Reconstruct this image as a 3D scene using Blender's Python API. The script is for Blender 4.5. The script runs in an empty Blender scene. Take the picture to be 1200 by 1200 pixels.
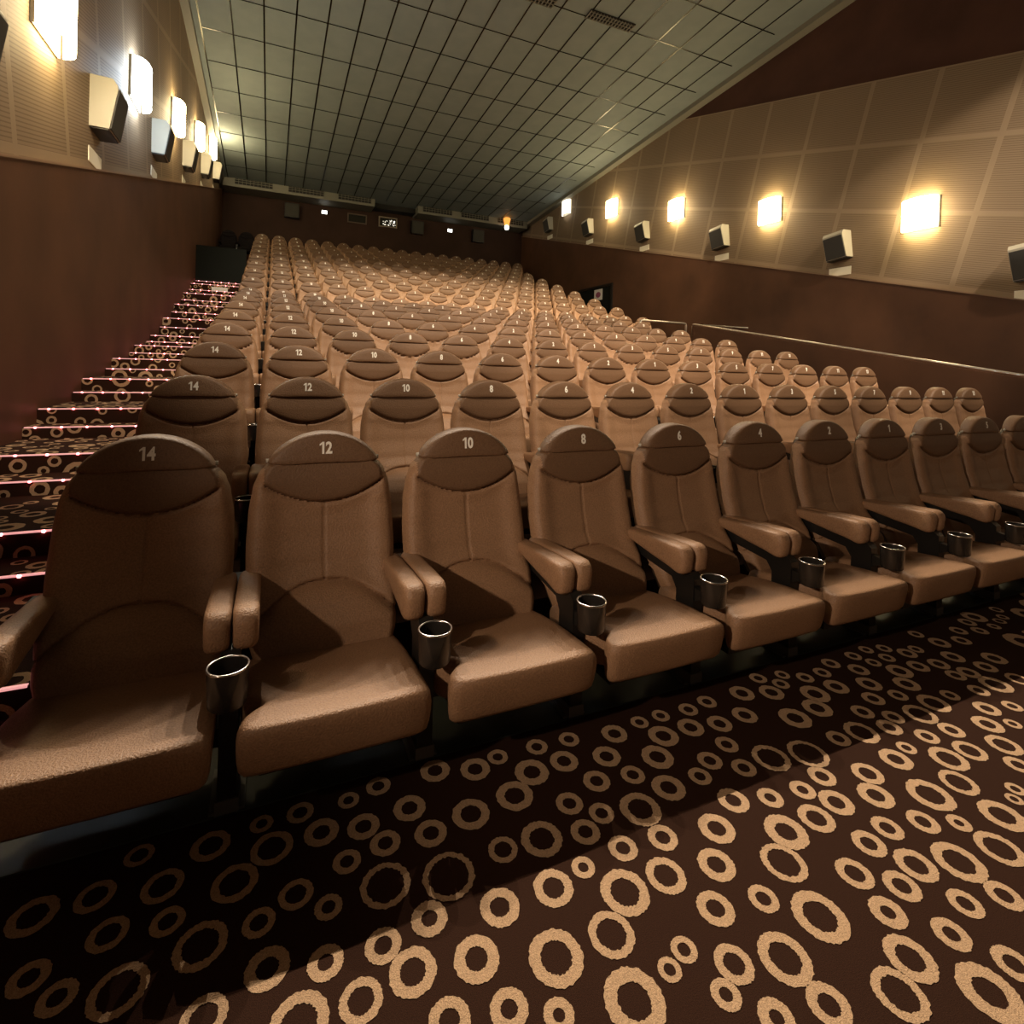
import bpy, math, random
from mathutils import Vector, Matrix
random.seed(7)
sc = bpy.context.scene
col = sc.collection
EYE = 1.27                      # camera height above the front carpet
X0 = -0.363                     # centre of the seat beside the stairs
P = 0.56                        # seat spacing
XL, XR, YB, YF = -1.8, 10.5, 22.6, -5.0

# ---------------------------------------------------------------- materials
def mat(name, rgb, rough=0.6, metal=0.0, spec=0.5, emit=None, es=0.0):
    m = bpy.data.materials.new(name); m.use_nodes = True
    b = m.node_tree.nodes['Principled BSDF']
    b.inputs['Base Color'].default_value = (*rgb, 1)
    b.inputs['Roughness'].default_value = rough
    b.inputs['Metallic'].default_value = metal
    b.inputs['Specular IOR Level'].default_value = spec
    if emit:
        b.inputs['Emission Color'].default_value = (*emit, 1)
        b.inputs['Emission Strength'].default_value = es
    return m
def nd(m, kind, **kw):
    n = m.node_tree.nodes.new(kind)
    for k, v in kw.items():
        if k in n.inputs: n.inputs[k].default_value = v
        else: setattr(n, k, v)
    return n
def lk(m, a, b): m.node_tree.links.new(a, b)
def speckle(m, scale, rgb, var, bump=0.3, dist=0.002, coord='Object', det=4.0):
    b = m.node_tree.nodes['Principled BSDF']
    tc = nd(m, 'ShaderNodeTexCoord')
    n = nd(m, 'ShaderNodeTexNoise'); n.inputs['Scale'].default_value = scale; n.inputs['Detail'].default_value = det
    lk(m, tc.outputs[coord], n.inputs['Vector'])
    r = nd(m, 'ShaderNodeValToRGB')
    r.color_ramp.elements[0].position = 0.3; r.color_ramp.elements[1].position = 0.7
    r.color_ramp.elements[0].color = (*[c * (1 - var) for c in rgb], 1)
    r.color_ramp.elements[1].color = (*[min(1, c * (1 + var)) for c in rgb], 1)
    lk(m, n.outputs['Fac'], r.inputs['Fac']); lk(m, r.outputs['Color'], b.inputs['Base Color'])
    if bump:
        bp = nd(m, 'ShaderNodeBump'); bp.inputs['Strength'].default_value = bump; bp.inputs['Distance'].default_value = dist
        lk(m, n.outputs['Fac'], bp.inputs['Height']); lk(m, bp.outputs['Normal'], b.inputs['Normal'])
    return m

FAB = (0.30, 0.172, 0.096)
DFAB = (0.165, 0.092, 0.050)
M_fab = speckle(mat('tan_fabric', FAB, 0.5, spec=0.45), 190, FAB, 0.2, 0.75, 0.0035)
M_dfab = speckle(mat('brown_fabric', DFAB, 0.5, spec=0.4), 190, DFAB, 0.2, 0.7, 0.0035)
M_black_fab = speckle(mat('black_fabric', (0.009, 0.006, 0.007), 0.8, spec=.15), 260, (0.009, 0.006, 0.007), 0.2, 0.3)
M_shell = mat('shell_plastic', (0.06, 0.036, 0.022), 0.38)
M_blk = mat('black_metal', (0.012, 0.011, 0.010), 0.35)
M_cup = mat('cup_plastic', (0.02, 0.017, 0.015), 0.25)
M_rim = mat('polished_rim', (0.62, 0.6, 0.58), 0.2, metal=1.0)
M_foot = mat('grey_foot', (0.10, 0.095, 0.085), 0.4)
M_piv = mat('bracket_grey', (0.45, 0.42, 0.36), 0.4)
M_num = mat('number_white', (0.95, 0.92, 0.84), 0.5)
M_carp = speckle(mat('carpet_dark', (0.030, 0.0125, 0.007), 0.95, spec=0.1), 500, (0.030, 0.0125, 0.007), 0.5, 0.6, 0.003)
M_ring = speckle(mat('carpet_ring', (0.50, 0.335, 0.205), 0.95, spec=0.1), 420, (0.50, 0.335, 0.205), 0.3, 0.9, 0.004)
M_vinyl = speckle(mat('dark_vinyl', (0.034, 0.038, 0.030), 0.5, spec=.35), 8, (0.034, 0.038, 0.030), 0.3, 0.0)
M_wain = speckle(mat('brown_wall_fabric', (0.105, 0.046, 0.023), 0.6, spec=0.35), 1.2, (0.105, 0.046, 0.023), 0.22, 0.0, det=6)
M_dkwall = speckle(mat('dark_wall_fabric', (0.085, 0.040, 0.028), 0.8, spec=0.2), 1.0, (0.085, 0.040, 0.028), 0.2, 0.0)
M_back = speckle(mat('back_wall_fabric', (0.05, 0.026, 0.018), 0.8, spec=0.2), 1.0, (0.05, 0.026, 0.018), 0.2, 0.0)
M_pale = mat('pale_plastic', (0.42, 0.39, 0.31), 0.45)
M_grille = mat('grille', (0.055, 0.055, 0.052), 0.7)
M_grey = mat('grey_soffit', (0.22, 0.21, 0.165), 0.6)
M_void = mat('vent_dark', (0.02, 0.018, 0.014), 0.8)
M_label = mat('cream_plate', (0.95, 0.92, 0.78), 0.5)
M_steel = mat('steel_rail', (0.72, 0.66, 0.58), 0.28, metal=0.85)
M_cloth = mat('speaker_cloth', (.065, .062, .052), .8, spec=.2)
M_panel = mat('charcoal_panel', (0.010, 0.012, 0.010), 0.7, spec=.15)
M_paper = mat('paper_white', (0.85, 0.82, 0.8), 0.6)
M_purple = mat('purple_print', (0.32, 0.08, 0.16), 0.6)
M_led = mat('led_red', (0.6, 0.02, 0.02), 0.4, emit=(1.0, 0.16, 0.18), es=26.0)
M_strip = mat('nosing_strip', (0.7, 0.5, 0.45), 0.35, metal=0.3, emit=(1.0, 0.42, 0.40), es=0.8)
M_warm = mat('sconce_glass_warm', (0.9, 0.85, 0.7), 0.4, emit=(1.0, 0.80, 0.42), es=34.0)
M_cool = mat('sconce_glass_cool', (0.9, 0.9, 0.95), 0.4, emit=(0.80, 0.92, 1.0), es=34.0)
M_off = mat('sconce_glass_white', (0.9, 0.88, 0.82), 0.4, emit=(1.0, 0.93, 0.78), es=2.2)
M_exit = mat('lit_sign_white', (0.9, 0.9, 0.9), 0.4, emit=(1.0, 0.95, 0.85), es=4.0)
M_orange = mat('amber_shade', (0.8, 0.4, 0.1), 0.4, emit=(1.0, 0.38, 0.07), es=1.2)
M_glass = mat('booth_glass', (0.03, 0.028, 0.022), 0.08)

# acoustic wall: fine grooves parallel to the rake, smooth seam bands between panels
def acoustic(name, side):
    base = (0.40, 0.275, 0.165)
    m = mat(name, base, 0.7, spec=0.3); b = m.node_tree.nodes['Principled BSDF']
    g = nd(m, 'ShaderNodeNewGeometry'); s = nd(m, 'ShaderNodeSeparateXYZ'); lk(m, g.outputs['Position'], s.inputs['Vector'])
    def math_(op, a, bb=None, c=None):
        n = nd(m, 'ShaderNodeMath'); n.operation = op
        for i, v in enumerate((a, bb, c)):
            if v is None: continue
            if isinstance(v, (int, float)): n.inputs[i].default_value = v
            else: lk(m, v, n.inputs[i])
        return n.outputs[0]
    y, z = s.outputs['Y'], s.outputs['Z']
    c, sn = math.cos(math.atan(0.265)), math.sin(math.atan(0.265))
    u = math_('ADD', math_('MULTIPLY', y, c), math_('MULTIPLY', z, sn))       # along the rake
    v = math_('SUBTRACT', math_('MULTIPLY', z, c), math_('MULTIPLY', y, sn))  # across it
    fu = math_('PINGPONG', math_('ADD', u, -1.01 + 200 * 1.21), 0.605)
    fv = math_('PINGPONG', math_('ADD', v, -1.36 + 100 * 1.225), 0.6125)
    seam_u = math_('LESS_THAN', fu, 0.045); seam_v = math_('LESS_THAN', fv, 0.04)
    seam = math_('MAXIMUM', seam_u, seam_v)
    gr = math_('FRACT', math_('DIVIDE', v, 0.034))
    groove = math_('MULTIPLY', math_('LESS_THAN', gr, 0.30), math_('SUBTRACT', 1.0, seam))
    n = nd(m, 'ShaderNodeTexNoise'); n.inputs['Scale'].default_value = 0.9; lk(m, g.outputs['Position'], n.inputs['Vector'])
    r = nd(m, 'ShaderNodeValToRGB'); r.color_ramp.elements[0].color = (0.235, 0.172, 0.112, 1); r.color_ramp.elements[1].color = (0.29, 0.212, 0.14, 1)
    lk(m, n.outputs['Fac'], r.inputs['Fac'])
    def mix(f, a, bb):
        x = nd(m, 'ShaderNodeMix'); x.data_type = 'RGBA'
        lk(m, f, x.inputs[0])
        for q, i in ((a, 6), (bb, 7)):
            if isinstance(q, tuple): x.inputs[i].default_value = q
            else: lk(m, q, x.inputs[i])
        return x.outputs[2]
    c1 = mix(groove, r.outputs['Color'], (0.175, 0.124, 0.078, 1))
    c2 = mix(seam, c1, (0.31, 0.232, 0.155, 1))
    lk(m, c2, b.inputs['Base Color'])
    return m
M_acou = acoustic('acoustic_wall', 0)

# ceiling: grey-green tiles in a dark metal grid
def ceiling_mat():
    m = mat('ceiling_tile', (0.3, 0.3, 0.25), 0.75, spec=0.3); b = m.node_tree.nodes['Principled BSDF']
    g = nd(m, 'ShaderNodeNewGeometry'); br = nd(m, 'ShaderNodeTexNoise'); br.inputs['Scale'].default_value = 3.0
    lk(m, g.outputs['Position'], br.inputs['Vector'])
    r = nd(m, 'ShaderNodeValToRGB'); r.color_ramp.elements[0].color = (0.195, 0.232, 0.225, 1); r.color_ramp.elements[1].color = (0.25, 0.29, 0.28, 1)
    lk(m, br.outputs['Fac'], r.inputs['Fac']); lk(m, r.outputs['Color'], b.inputs['Base Color'])
    return m
M_ceil = ceiling_mat()
M_tbar = mat('grid_metal', (0.045, 0.043, 0.035), 0.27, metal=1.0)

# ---------------------------------------------------------------- mesh helpers
class MB:
    def __init__(s): s.v = []; s.f = []; s.m = []
    def add(s, vs, fs, mi=0):
        o = len(s.v); s.v += [tuple(p) for p in vs]
        for f in fs: s.f.append(tuple(i + o for i in f)); s.m.append(mi)
    def box(s, x0, x1, y0, y1, z0, z1, mi=0, T=None):
        vs = [(x, y, z) for z in (z0, z1) for y in (y0, y1) for x in (x0, x1)]
        if T: vs = [T @ Vector(p) for p in vs]
        s.add(vs, [(0, 2, 3, 1), (4, 5, 7, 6), (0, 1, 5, 4), (2, 6, 7, 3), (0, 4, 6, 2), (1, 3, 7, 5)], mi)
    def prism(s, pts, a, b, f, mi=0):     # closed outline pts swept from a to b with f(u, v, t)
        n = len(pts)
        vs = [f(u, v, a) for u, v in pts] + [f(u, v, b) for u, v in pts]
        s.add(vs, [tuple(range(n))[::-1], tuple(range(n, 2 * n))] + [(i, (i + 1) % n, n + (i + 1) % n, n + i) for i in range(n)], mi)
    def tube(s, pts, r, n=10, mi=0, closed=False):
        pts = [Vector(p) for p in pts]; k = len(pts); vs = []
        for i, p in enumerate(pts):
            a = pts[max(i - 1, 0)] if not closed else pts[i - 1]
            b = pts[min(i + 1, k - 1)] if not closed else pts[(i + 1) % k]
            t = (b - a).normalized(); w = Vector((0, 0, 1)) if abs(t.z) < 0.9 else Vector((1, 0, 0))
            e1 = t.cross(w).normalized(); e2 = t.cross(e1)
            vs += [p + r * (math.cos(2 * math.pi * j / n) * e1 + math.sin(2 * math.pi * j / n) * e2) for j in range(n)]
        fs = []
        for i in range(k if closed else k - 1):
            q = (i + 1) % k
            fs += [(i * n + j, i * n + (j + 1) % n, q * n + (j + 1) % n, q * n + j) for j in range(n)]
        if not closed: fs += [tuple(range(n)), tuple(range((k - 1) * n, k * n))[::-1]]
        s.add(vs, fs, mi)
    def lathe(s, prof, c, n=24, mi=0):
        vs = [(c[0] + r * math.cos(2 * math.pi * j / n), c[1] + r * math.sin(2 * math.pi * j / n), c[2] + z) for r, z in prof for j in range(n)]
        fs = [(i * n + j, i * n + (j + 1) % n, (i + 1) * n + (j + 1) % n, (i + 1) * n + j) for i in range(len(prof) - 1) for j in range(n)]
        s.add(vs, fs, mi)
    def pillow(s, outline, rings, f, mi=0):
        # outline: closed (u, v); rings: (scale, h) from top centre to bottom centre; f(u, v, h) -> xyz
        cu = sum(p[0] for p in outline) / len(outline); cv = sum(p[1] for p in outline) / len(outline)
        n = len(outline); vs = [f(cu, cv, rings[0][1])]
        for sc_, h in rings:
            vs += [f(cu + (u - cu) * sc_, cv + (v - cv) * sc_, h) for u, v in outline]
        vs.append(f(cu, cv, rings[-1][1])); L = len(vs) - 1
        fs = [(0, 1 + j, 1 + (j + 1) % n) for j in range(n)]
        for i in range(len(rings) - 1):
            a, b = 1 + i * n, 1 + (i + 1) * n
            fs += [(a + j, b + j, b + (j + 1) % n, a + (j + 1) % n) for j in range(n)]
        a = 1 + (len(rings) - 1) * n
        fs += [(L, a + (j + 1) % n, a + j) for j in range(n)]
        s.add(vs, fs, mi)
    def mesh(s, name, mats, smooth=False, angle=None):
        me = bpy.data.meshes.new(name); me.from_pydata(s.v, [], s.f)
        for m in (mats if isinstance(mats, (list, tuple)) else [mats]): me.materials.append(m)
        for p, mi in zip(me.polygons, s.m): p.material_index = mi; p.use_smooth = smooth
        me.update()
        import bmesh
        bm = bmesh.new(); bm.from_mesh(me); bmesh.ops.recalc_face_normals(bm, faces=bm.faces); bm.to_mesh(me); bm.free()
        if angle: me.set_sharp_from_angle(angle=math.radians(angle))
        return me
def obj(name, me, parent=None, loc=None, **props):
    o = bpy.data.objects.new(name, me); col.objects.link(o)
    if parent: o.parent = parent
    if loc: o.location = loc
    for k, v in props.items(): o[k] = v
    return o
def thing(name, label, cat, loc=(0, 0, 0), group=None, me=None):
    o = obj(name, me, loc=loc, label=label, category=cat)
    if group: o['group'] = group
    return o
def build(mb, name, mats, parent=None, smooth=False, angle=None, **props):
    return obj(name, mb.mesh(name, mats, smooth, angle), parent, **props)
def struct(mb, name, mats): return build(mb, name, mats, kind='structure')
def lerp_tab(tab, t):
    if t <= tab[0][0]: return tab[0][1]
    for (a, x), (b, y) in zip(tab, tab[1:]):
        if t <= b:
            k = (t - a) / (b - a); k = k * k * (3 - 2 * k) * 0.35 + k * 0.65
            return x + (y - x) * k
    return tab[-1][1]

# ---------------------------------------------------------------- the seat
SMILE = lambda x: 0.742 + 0.104 * (x / 0.25) ** 2
NECKW = 0.208
LUMB = lambda x: 0.478 - 0.115 * (abs(x) / 0.25) ** 2.2
HW = [(0.27, .225), (0.33, .243), (0.42, .258), (0.60, .262), (0.72, .257), (0.80, .245), (0.85, .228), (0.88, .206), (0.898, .172), (0.915, .13)]
PF = [(0.27, -.215), (0.36, -.188), (0.42, -.150), (0.48, -.100), (0.54, -.072), (0.64, -.040), (0.74, -.018), (0.82, -.013), (0.915, .002)]
def back_front(u, z):
    w = lerp_tab(HW, z); x = u * w; y = lerp_tab(PF, z); au = abs(u)
    up, lo = SMILE(x), LUMB(x)
    mid = max(0.0, min(1.0, (up - z) / 0.05)) * max(0.0, min(1.0, (z - lo) / 0.06))
    y -= 0.013 * math.exp(-((au - .80) / .17) ** 2) * mid                     # side bolsters
    y += 0.010 * (1 - au) * mid
    fade = max(0.0, min(1.0, (NECKW + .012 - abs(x)) / .02))
    if z > up: y -= 0.013 * (1 - math.exp(-(z - up) / .014)) * fade           # neck pad bulge
    if z < lo: y -= 0.026 * (1 - math.exp(-(lo - z) / .018))                  # lumbar bulge
    y += 0.015 * math.exp(-((z - up) / .0055) ** 2) * fade + 0.016 * math.exp(-((z - lo) / .0065) ** 2)
    if lo < z < up: y += 0.0055 * math.exp(-(x / .0045) ** 2)
    if au > .86: t = (au - .86) / .14; y += .055 * (1 - math.sqrt(max(0, 1 - t * t)))
    if z > .892: t = (z - .892) / .023; y += .035 * (1 - math.sqrt(max(0, 1 - min(1, t) ** 2)))
    return x, y
def back_meshes(nu, nz):
    us = [-1 + 2 * i / (nu - 1) for i in range(nu)]
    us = [math.copysign(abs(u) ** 0.92, u) for u in us]
    zs = [0.27 + (0.915 - 0.27) * i / (nz - 1) for i in range(nz)]
    V = []; 
    nb = 10
    for z in zs:
        row = []
        for u in us:
            x, y = back_front(u, z); row.append((x, y, z))
        w = lerp_tab(HW, z); yc = lerp_tab(PF, z)
        for j in range(nb):
            a = math.pi * (j + .5) / nb
            row.append((w * math.cos(a) * 0.985, yc + .052 + .052 * math.sin(a), z))
        V.append(row)
    n = nu + nb
    zones = {'neck': MB(), 'body': MB(), 'lumb': MB(), 'shell': MB()}
    flat = [p for r in V for p in r]
    sets = {k: [] for k in zones}
    for i in range(nz - 1):
        for j in range(n):
            q = (j + 1) % n
            f = (i * n + j, i * n + q, (i + 1) * n + q, (i + 1) * n + j)
            if j < nu - 1:
                cx = (V[i][j][0] + V[i + 1][q][0]) / 2; cz = (zs[i] + zs[i + 1]) / 2
                k = 'neck' if (cz > SMILE(cx) and abs(cx) < NECKW and cz < .9) else ('lumb' if cz < LUMB(cx) else 'body')
            else: k = 'shell'
            sets[k].append(f)
    sets['shell'].append(tuple((nz - 1) * n + j for j in range(n)))
    sets['shell'].append(tuple(j for j in range(n))[::-1])
    out = {}
    for k, fs in sets.items():
        ids = sorted({i for f in fs for i in f}); mp = {a: b for b, a in enumerate(ids)}
        mb = MB(); mb.add([flat[i] for i in ids], [tuple(mp[i] for i in f) for f in fs]); out[k] = mb
    return out
def nofix(mb, name, m):
    me = bpy.data.meshes.new(name); me.from_pydata(mb.v, [], mb.f); me.materials.append(m)
    for p in me.polygons: p.use_smooth = True
    me.update(); return me

def arc_outline():
    pts = []
    for i in range(37):                                  # the arched top
        t = math.cos(math.pi * i / 36)
        pts.append((0.197 * t, 0.893 + 0.110 * (1 - t * t) ** .70))
    n = 14
    for i in range(n):                                   # nearly straight bottom
        t = (i + .5) / n; x = -0.196 + 0.392 * t; e = 1 - abs(2 * t - 1) ** 10
        pts.append((x, 0.893 - 0.013 * e + 0.007 * (1 - (2 * t - 1) ** 2)))
    return pts
def cap_mesh():
    mb = MB()
    rings = [(.45, -1.0), (.80, -.985), (.89, -.93), (.945, -.80), (.98, -.58), (.998, -.25), (1.0, .2), (.99, .6), (.96, .85), (.88, .97), (.5, 1)]
    mb.pillow(arc_outline(), rings, lambda u, v, h: (u, .022 + (v - .90) * .16 + h * .040 - (.008 if h < 0 else 0) * (1 - (u / .2) ** 2), v))
    return mb
def seat_outline():
    right = [(.238, -.185), (.244, -.26), (.247, -.36), (.249, -.46), (.250, -.55), (.252, -.62), (.247, -.648), (.225, -.660), (.15, -.664), (.05, -.667)]
    left = [(-.05, -.667), (-.15, -.664), (-.222, -.658), (-.248, -.645), (-.255, -.62), (-.248, -.592), (-.228, -.568), (-.204, -.548), (-.196, -.530), (-.206, -.510), (-.236, -.478), (-.252, -.45), (-.254, -.40), (-.250, -.30), (-.242, -.185)]
    return right + left
def seat_mesh():
    mb = MB(); o = seat_outline()
    def f(u, v, h):
        t = (-.18 - v) / .48
        top = .296 + .048 * t + .012 * math.sin(math.pi * min(1, max(0, t))) - .010 * (1 - (u / .26) ** 2) * (1 - t)
        bot = .175 + .035 * t
        front = max(0.0, t - .9) / .1
        y = v + (0.022 * (1 - (h + 1) / 2)) * front if h < 1 else v
        return (u, y, bot + (top - bot) * (h + 1) / 2)
    mb.pillow(o, [(.25, 1), (.5, 1), (.76, 1.0), (.88, .985), (.935, .94), (.97, .84), (.99, .66), (1, .40), (1.0, 0), (.99, -.5), (.97, -.85), (.93, -1), (.5, -1)], f)
    return mb
def arm_mesh(sides=(-1, 1)):
    mb = MB()
    ol = []
    def arc(cx, cz, r, a0, a1, n):
        for i in range(n):
            a = math.radians(a0 + (a1 - a0) * i / (n - 1)); ol.append((cx + r * math.cos(a), cz + r * math.sin(a)))
    arc(-.420, .516, .040, 82, 180, 7)       # front top
    arc(-.428, .470, .026, 185, 290, 6)      # front bottom
    ol.extend([(-.36, .456), (-.27, .466), (-.17, .480), (-.08, .492), (-.03, .498), (-.012, .512), (-.03, .526), (-.10, .534), (-.20, .542), (-.30, .550)])
    for s_ in sides:
        mb.pillow(ol, [(.5, -1), (.8, -.98), (.92, -.86), (.98, -.6), (1, -.25), (1, .25), (.98, .6), (.92, .86), (.8, .98), (.5, 1)],
                  lambda u, v, h: (s_ * .0365 + h * .0350, u, v))
    return mb
def cup_meshes():
    c = (0, -.552, .362)
    mb = MB(); mb.lathe([(0.0, 0), (.043, 0), (.0475, .006), (.051, .10), (.046, .10), (.042, .02), (0.0, .018)], c, 28)
    rim = MB(); rim.tube([(c[0] + .0495 * math.cos(a), c[1] + .0495 * math.sin(a), c[2] + .101) for a in [2 * math.pi * i / 32 for i in range(32)]], .0036, 8, closed=True)
    return mb, rim
def leg_mesh():
    mb = MB()
    mb.prism([(-.47, 0), (-.47, .43), (-.44, .452), (-.06, .50), (.03, .50), (.03, .44), (-.34, .40), (-.37, .36), (-.37, 0)], -.024, .024, lambda u, v, t: (t, u, v))
    mb.prism([(-.515, .365), (-.515, .392), (-.465, .40), (-.465, .34)], -.018, .018, lambda u, v, t: (t, u, v))
    return mb
def foot_mesh():
    mb = MB(); mb.box(-.045, .045, -.46, -.28, 0, .012); mb.box(-.030, .030, -.475, -.35, .012, .05); return mb
def frame_mesh():
    mb = MB(); mb.box(-.255, .255, -.36, -.28, .13, .185); mb.box(-.20, .20, -.56, -.18, .155, .182); return mb

bk = back_meshes(101, 104); bk2 = back_meshes(41, 44)
ME = {}
for tag, src in (('', bk), ('_lo', bk2)):
    ME['body' + tag] = nofix(src['body'], 'backrest' + tag, M_fab); ME['neck' + tag] = nofix(src['neck'], 'neck_pad' + tag, M_dfab)
    ME['lumb' + tag] = nofix(src['lumb'], 'lumbar_pad' + tag, M_fab); ME['shell' + tag] = nofix(src['shell'], 'back_shell' + tag, M_shell)
    for k in ('body', 'neck', 'lumb', 'shell'):
        me = ME[k + tag]
        import bmesh
        bm = bmesh.new(); bm.from_mesh(me)
        if k == 'shell': bmesh.ops.recalc_face_normals(bm, faces=bm.faces)
        else: 
            for f in bm.faces: pass
        bm.to_mesh(me); bm.free()
ME['cap'] = cap_mesh().mesh('headrest', M_dfab, True)
ME['seat'] = seat_mesh().mesh('seat_cushion', M_fab, True)
ME['arm'] = arm_mesh().mesh('armrest', M_fab, True)
ME['arm1'] = arm_mesh((1,)).mesh('single_armrest', M_fab, True); ME['arm2'] = arm_mesh((-1,)).mesh('single_armrest_r', M_fab, True)
c_, r_ = cup_meshes(); ME['cup'] = c_.mesh('cup_holder', M_cup, True, 40); ME['rim'] = r_.mesh('rim', M_rim, True)
ME['leg'] = leg_mesh().mesh('leg', M_blk); ME['foot'] = foot_mesh().mesh('foot', M_foot); ME['frame'] = frame_mesh().mesh('seat_frame', M_blk)
pv = MB(); pv.tube([(-.203, .036, .897), (.203, .036, .897)], .008, 8)
ME['piv'] = pv.mesh('headrest_bracket', M_piv, True)

NUMS = [14, 12, 10, 8, 6, 4, 2, 1, 3, 5, 7, 9, 11, 13, 15, 17, 19, 21, 23]
num_cache = {}; digit_cache = {}
def digit(ch):
    if ch in digit_cache: return digit_cache[ch]
    cu = bpy.data.curves.new('seat_number', 'FONT'); cu.body = ch; cu.size = .060; cu.align_x = 'LEFT'; cu.align_y = 'CENTER'
    cu.extrude = .0008; cu.offset = .0021; cu.resolution_u = 3
    o = bpy.data.objects.new('tmp_text', cu); col.objects.link(o)
    bpy.context.view_layer.update()
    me = bpy.data.meshes.new_from_object(o.evaluated_get(bpy.context.evaluated_depsgraph_get()))
    bpy.data.objects.remove(o); bpy.data.curves.remove(cu)
    v = [tuple(p.co) for p in me.vertices]; f = [tuple(p.vertices) for p in me.polygons]
    x0, x1, y1 = min(p[0] for p in v), max(p[0] for p in v), max(p[1] for p in v)
    v = [(x - x0, y, z) for x, y, z in v]; w_ = x1 - x0
    if ch == '1':                                         # the flag of the one
        fl_ = [(.001, y1), (-.0115, y1 - .0085), (-.0115, y1 - .0150), (.001, y1 - .0090)]
        n = len(v); v += [(x, y, -.0008) for x, y in fl_] + [(x, y, .0008) for x, y in fl_]
        f += [(n + 3, n + 2, n + 1, n), (n + 4, n + 5, n + 6, n + 7)] + [(n + i, n + (i + 1) % 4, n + 4 + (i + 1) % 4, n + 4 + i) for i in range(4)]
        v = [(x + .0115, y, z) for x, y, z in v]; w_ += .0115
    digit_cache[ch] = (v, f, w_); return digit_cache[ch]
def number_mesh(n):
    if n in num_cache: return num_cache[n]
    gap = .006; parts_ = [digit(c) for c in str(n)]
    tot = sum(p[2] for p in parts_) + gap * (len(parts_) - 1); x = -tot / 2; mb = MB()
    for v, f, w_ in parts_:
        mb.add([(px + x, py, pz) for px, py, pz in v], f); x += w_ + gap
    me = mb.mesh('seat_number', M_num)
    R = Matrix.Rotation(math.radians(90 - 9), 4, 'X') @ Matrix.Diagonal((.78, 1, 1, 1))
    me.transform(Matrix.Translation((0, -.0200, .944)) @ R)
    num_cache[n] = me; return me

def copy_of(src, parent, name=None):
    c = src.copy(); col.objects.link(c); c.parent = parent
    return c
proto = {}
def make_seat(j, loc, level, dark=False, left_arm=False, right_half=False):
    t = bpy.data.objects.new('cinema_seat', None); col.objects.link(t); t.location = loc; t.empty_display_size = .1
    tag = '' if level == 0 else '_lo'
    def part(name, me, parent=t, x=0.0, m=None):
        key = (name, me.name, dark and m is not None)
        if key in proto:
            c = proto[key].copy(); col.objects.link(c); c.parent = parent
        else:
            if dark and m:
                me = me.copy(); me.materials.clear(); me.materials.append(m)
            c = bpy.data.objects.new(name, me); col.objects.link(c); c.parent = parent; proto[key] = c
        c.location = (x, 0, 0); return c
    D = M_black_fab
    h = part('headrest', ME['cap'], m=D)
    if j is not None: part('seat_number', number_mesh(NUMS[j]), h)
    b = part('backrest', ME['body' + tag], m=D)
    part('neck_pad', ME['neck' + tag], b, m=D); part('lumbar_pad', ME['lumb' + tag], b, m=D); part('back_shell', ME['shell' + tag], b)
    part('seat_cushion', ME['seat'], m=D)
    part('armrest', ME['arm2'], x=P / 2, m=D); part('armrest', ME['arm1'], x=-P / 2, m=D)
    if level <= 1:
        part('headrest_bracket', ME['piv'], h)
        part('seat_frame', ME['frame'])
        cu = part('cup_holder', ME['cup'], x=P / 2); part('rim', ME['rim'], cu)
    l = part('leg', ME['leg'], x=P / 2); 
    if level == 0: part('foot', ME['foot'], l)
    if left_arm:
        l = bpy.data.objects.new('leg', ME['leg']); col.objects.link(l); l.parent = t; l.location = (-P / 2, 0, 0)
    return t

YR = {1: 2.13, 2: 3.27, 3: 4.41, 4: 5.54, 5: 6.68, 6: 7.80, 7: 8.94, 8: 10.02, 9: 11.09}
ZR = {1: -.330, 2: -.157, 3: .0525, 4: .263, 5: .475, 6: .690, 7: .898, 8: 1.085, 9: 1.268}
for k in range(10, 19): YR[k] = 11.10 + 1.135 * (k - 9); ZR[k] = 1.27 + .35 * (k - 9)
FL = {k: ZR[k] + .33 for k in YR}; FL[1] = 0.0
ORD = ['front', 'second', 'third', 'fourth', 'fifth', 'sixth', 'seventh', 'eighth', 'ninth', 'tenth', 'eleventh', 'twelfth', 'thirteenth', 'fourteenth', 'fifteenth', 'sixteenth', 'seventeenth', 'rearmost']
NTH = ['first', 'second', 'third', 'fourth', 'fifth', 'sixth', 'seventh', 'eighth', 'ninth', 'tenth', 'eleventh', 'twelfth', 'thirteenth', 'fourteenth', 'fifteenth', 'sixteenth', 'seventeenth', 'eighteenth', 'nineteenth']
for k in range(1, 19):
    n = 14 if k <= 8 else (17 if k <= 16 else (18 if k == 17 else 19))
    lvl = 0 if k <= 3 else (1 if k <= 8 else 2)
    for j in range(-2 if k == 18 else 0, n):
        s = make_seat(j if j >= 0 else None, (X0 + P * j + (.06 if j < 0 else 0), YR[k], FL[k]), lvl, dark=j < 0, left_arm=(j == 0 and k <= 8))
        if j < 0:
            s['label'] = 'black seat in the dark above the charcoal panel, ' + ('nearer the left wall' if j == -2 else 'nearer the tan seats')
            s['group'] = 'black seats above the charcoal panel'
        else:
            rowname = f'{ORD[k-1]} row' + (' from the front' if 1 < k < 18 else '')
            if k <= 4: s['label'] = f'tan cinema seat with white number {NUMS[j]} in the {rowname}'
            elif j == 0: s['label'] = f'tan cinema seat beside the stairs aisle in the {rowname}'
            else: s['label'] = f'tan cinema seat, {NTH[j]} from the stairs side, in the {rowname}'
            s['group'] = 'tan cinema seats in the raked rows'
        s['category'] = 'seat'

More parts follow.
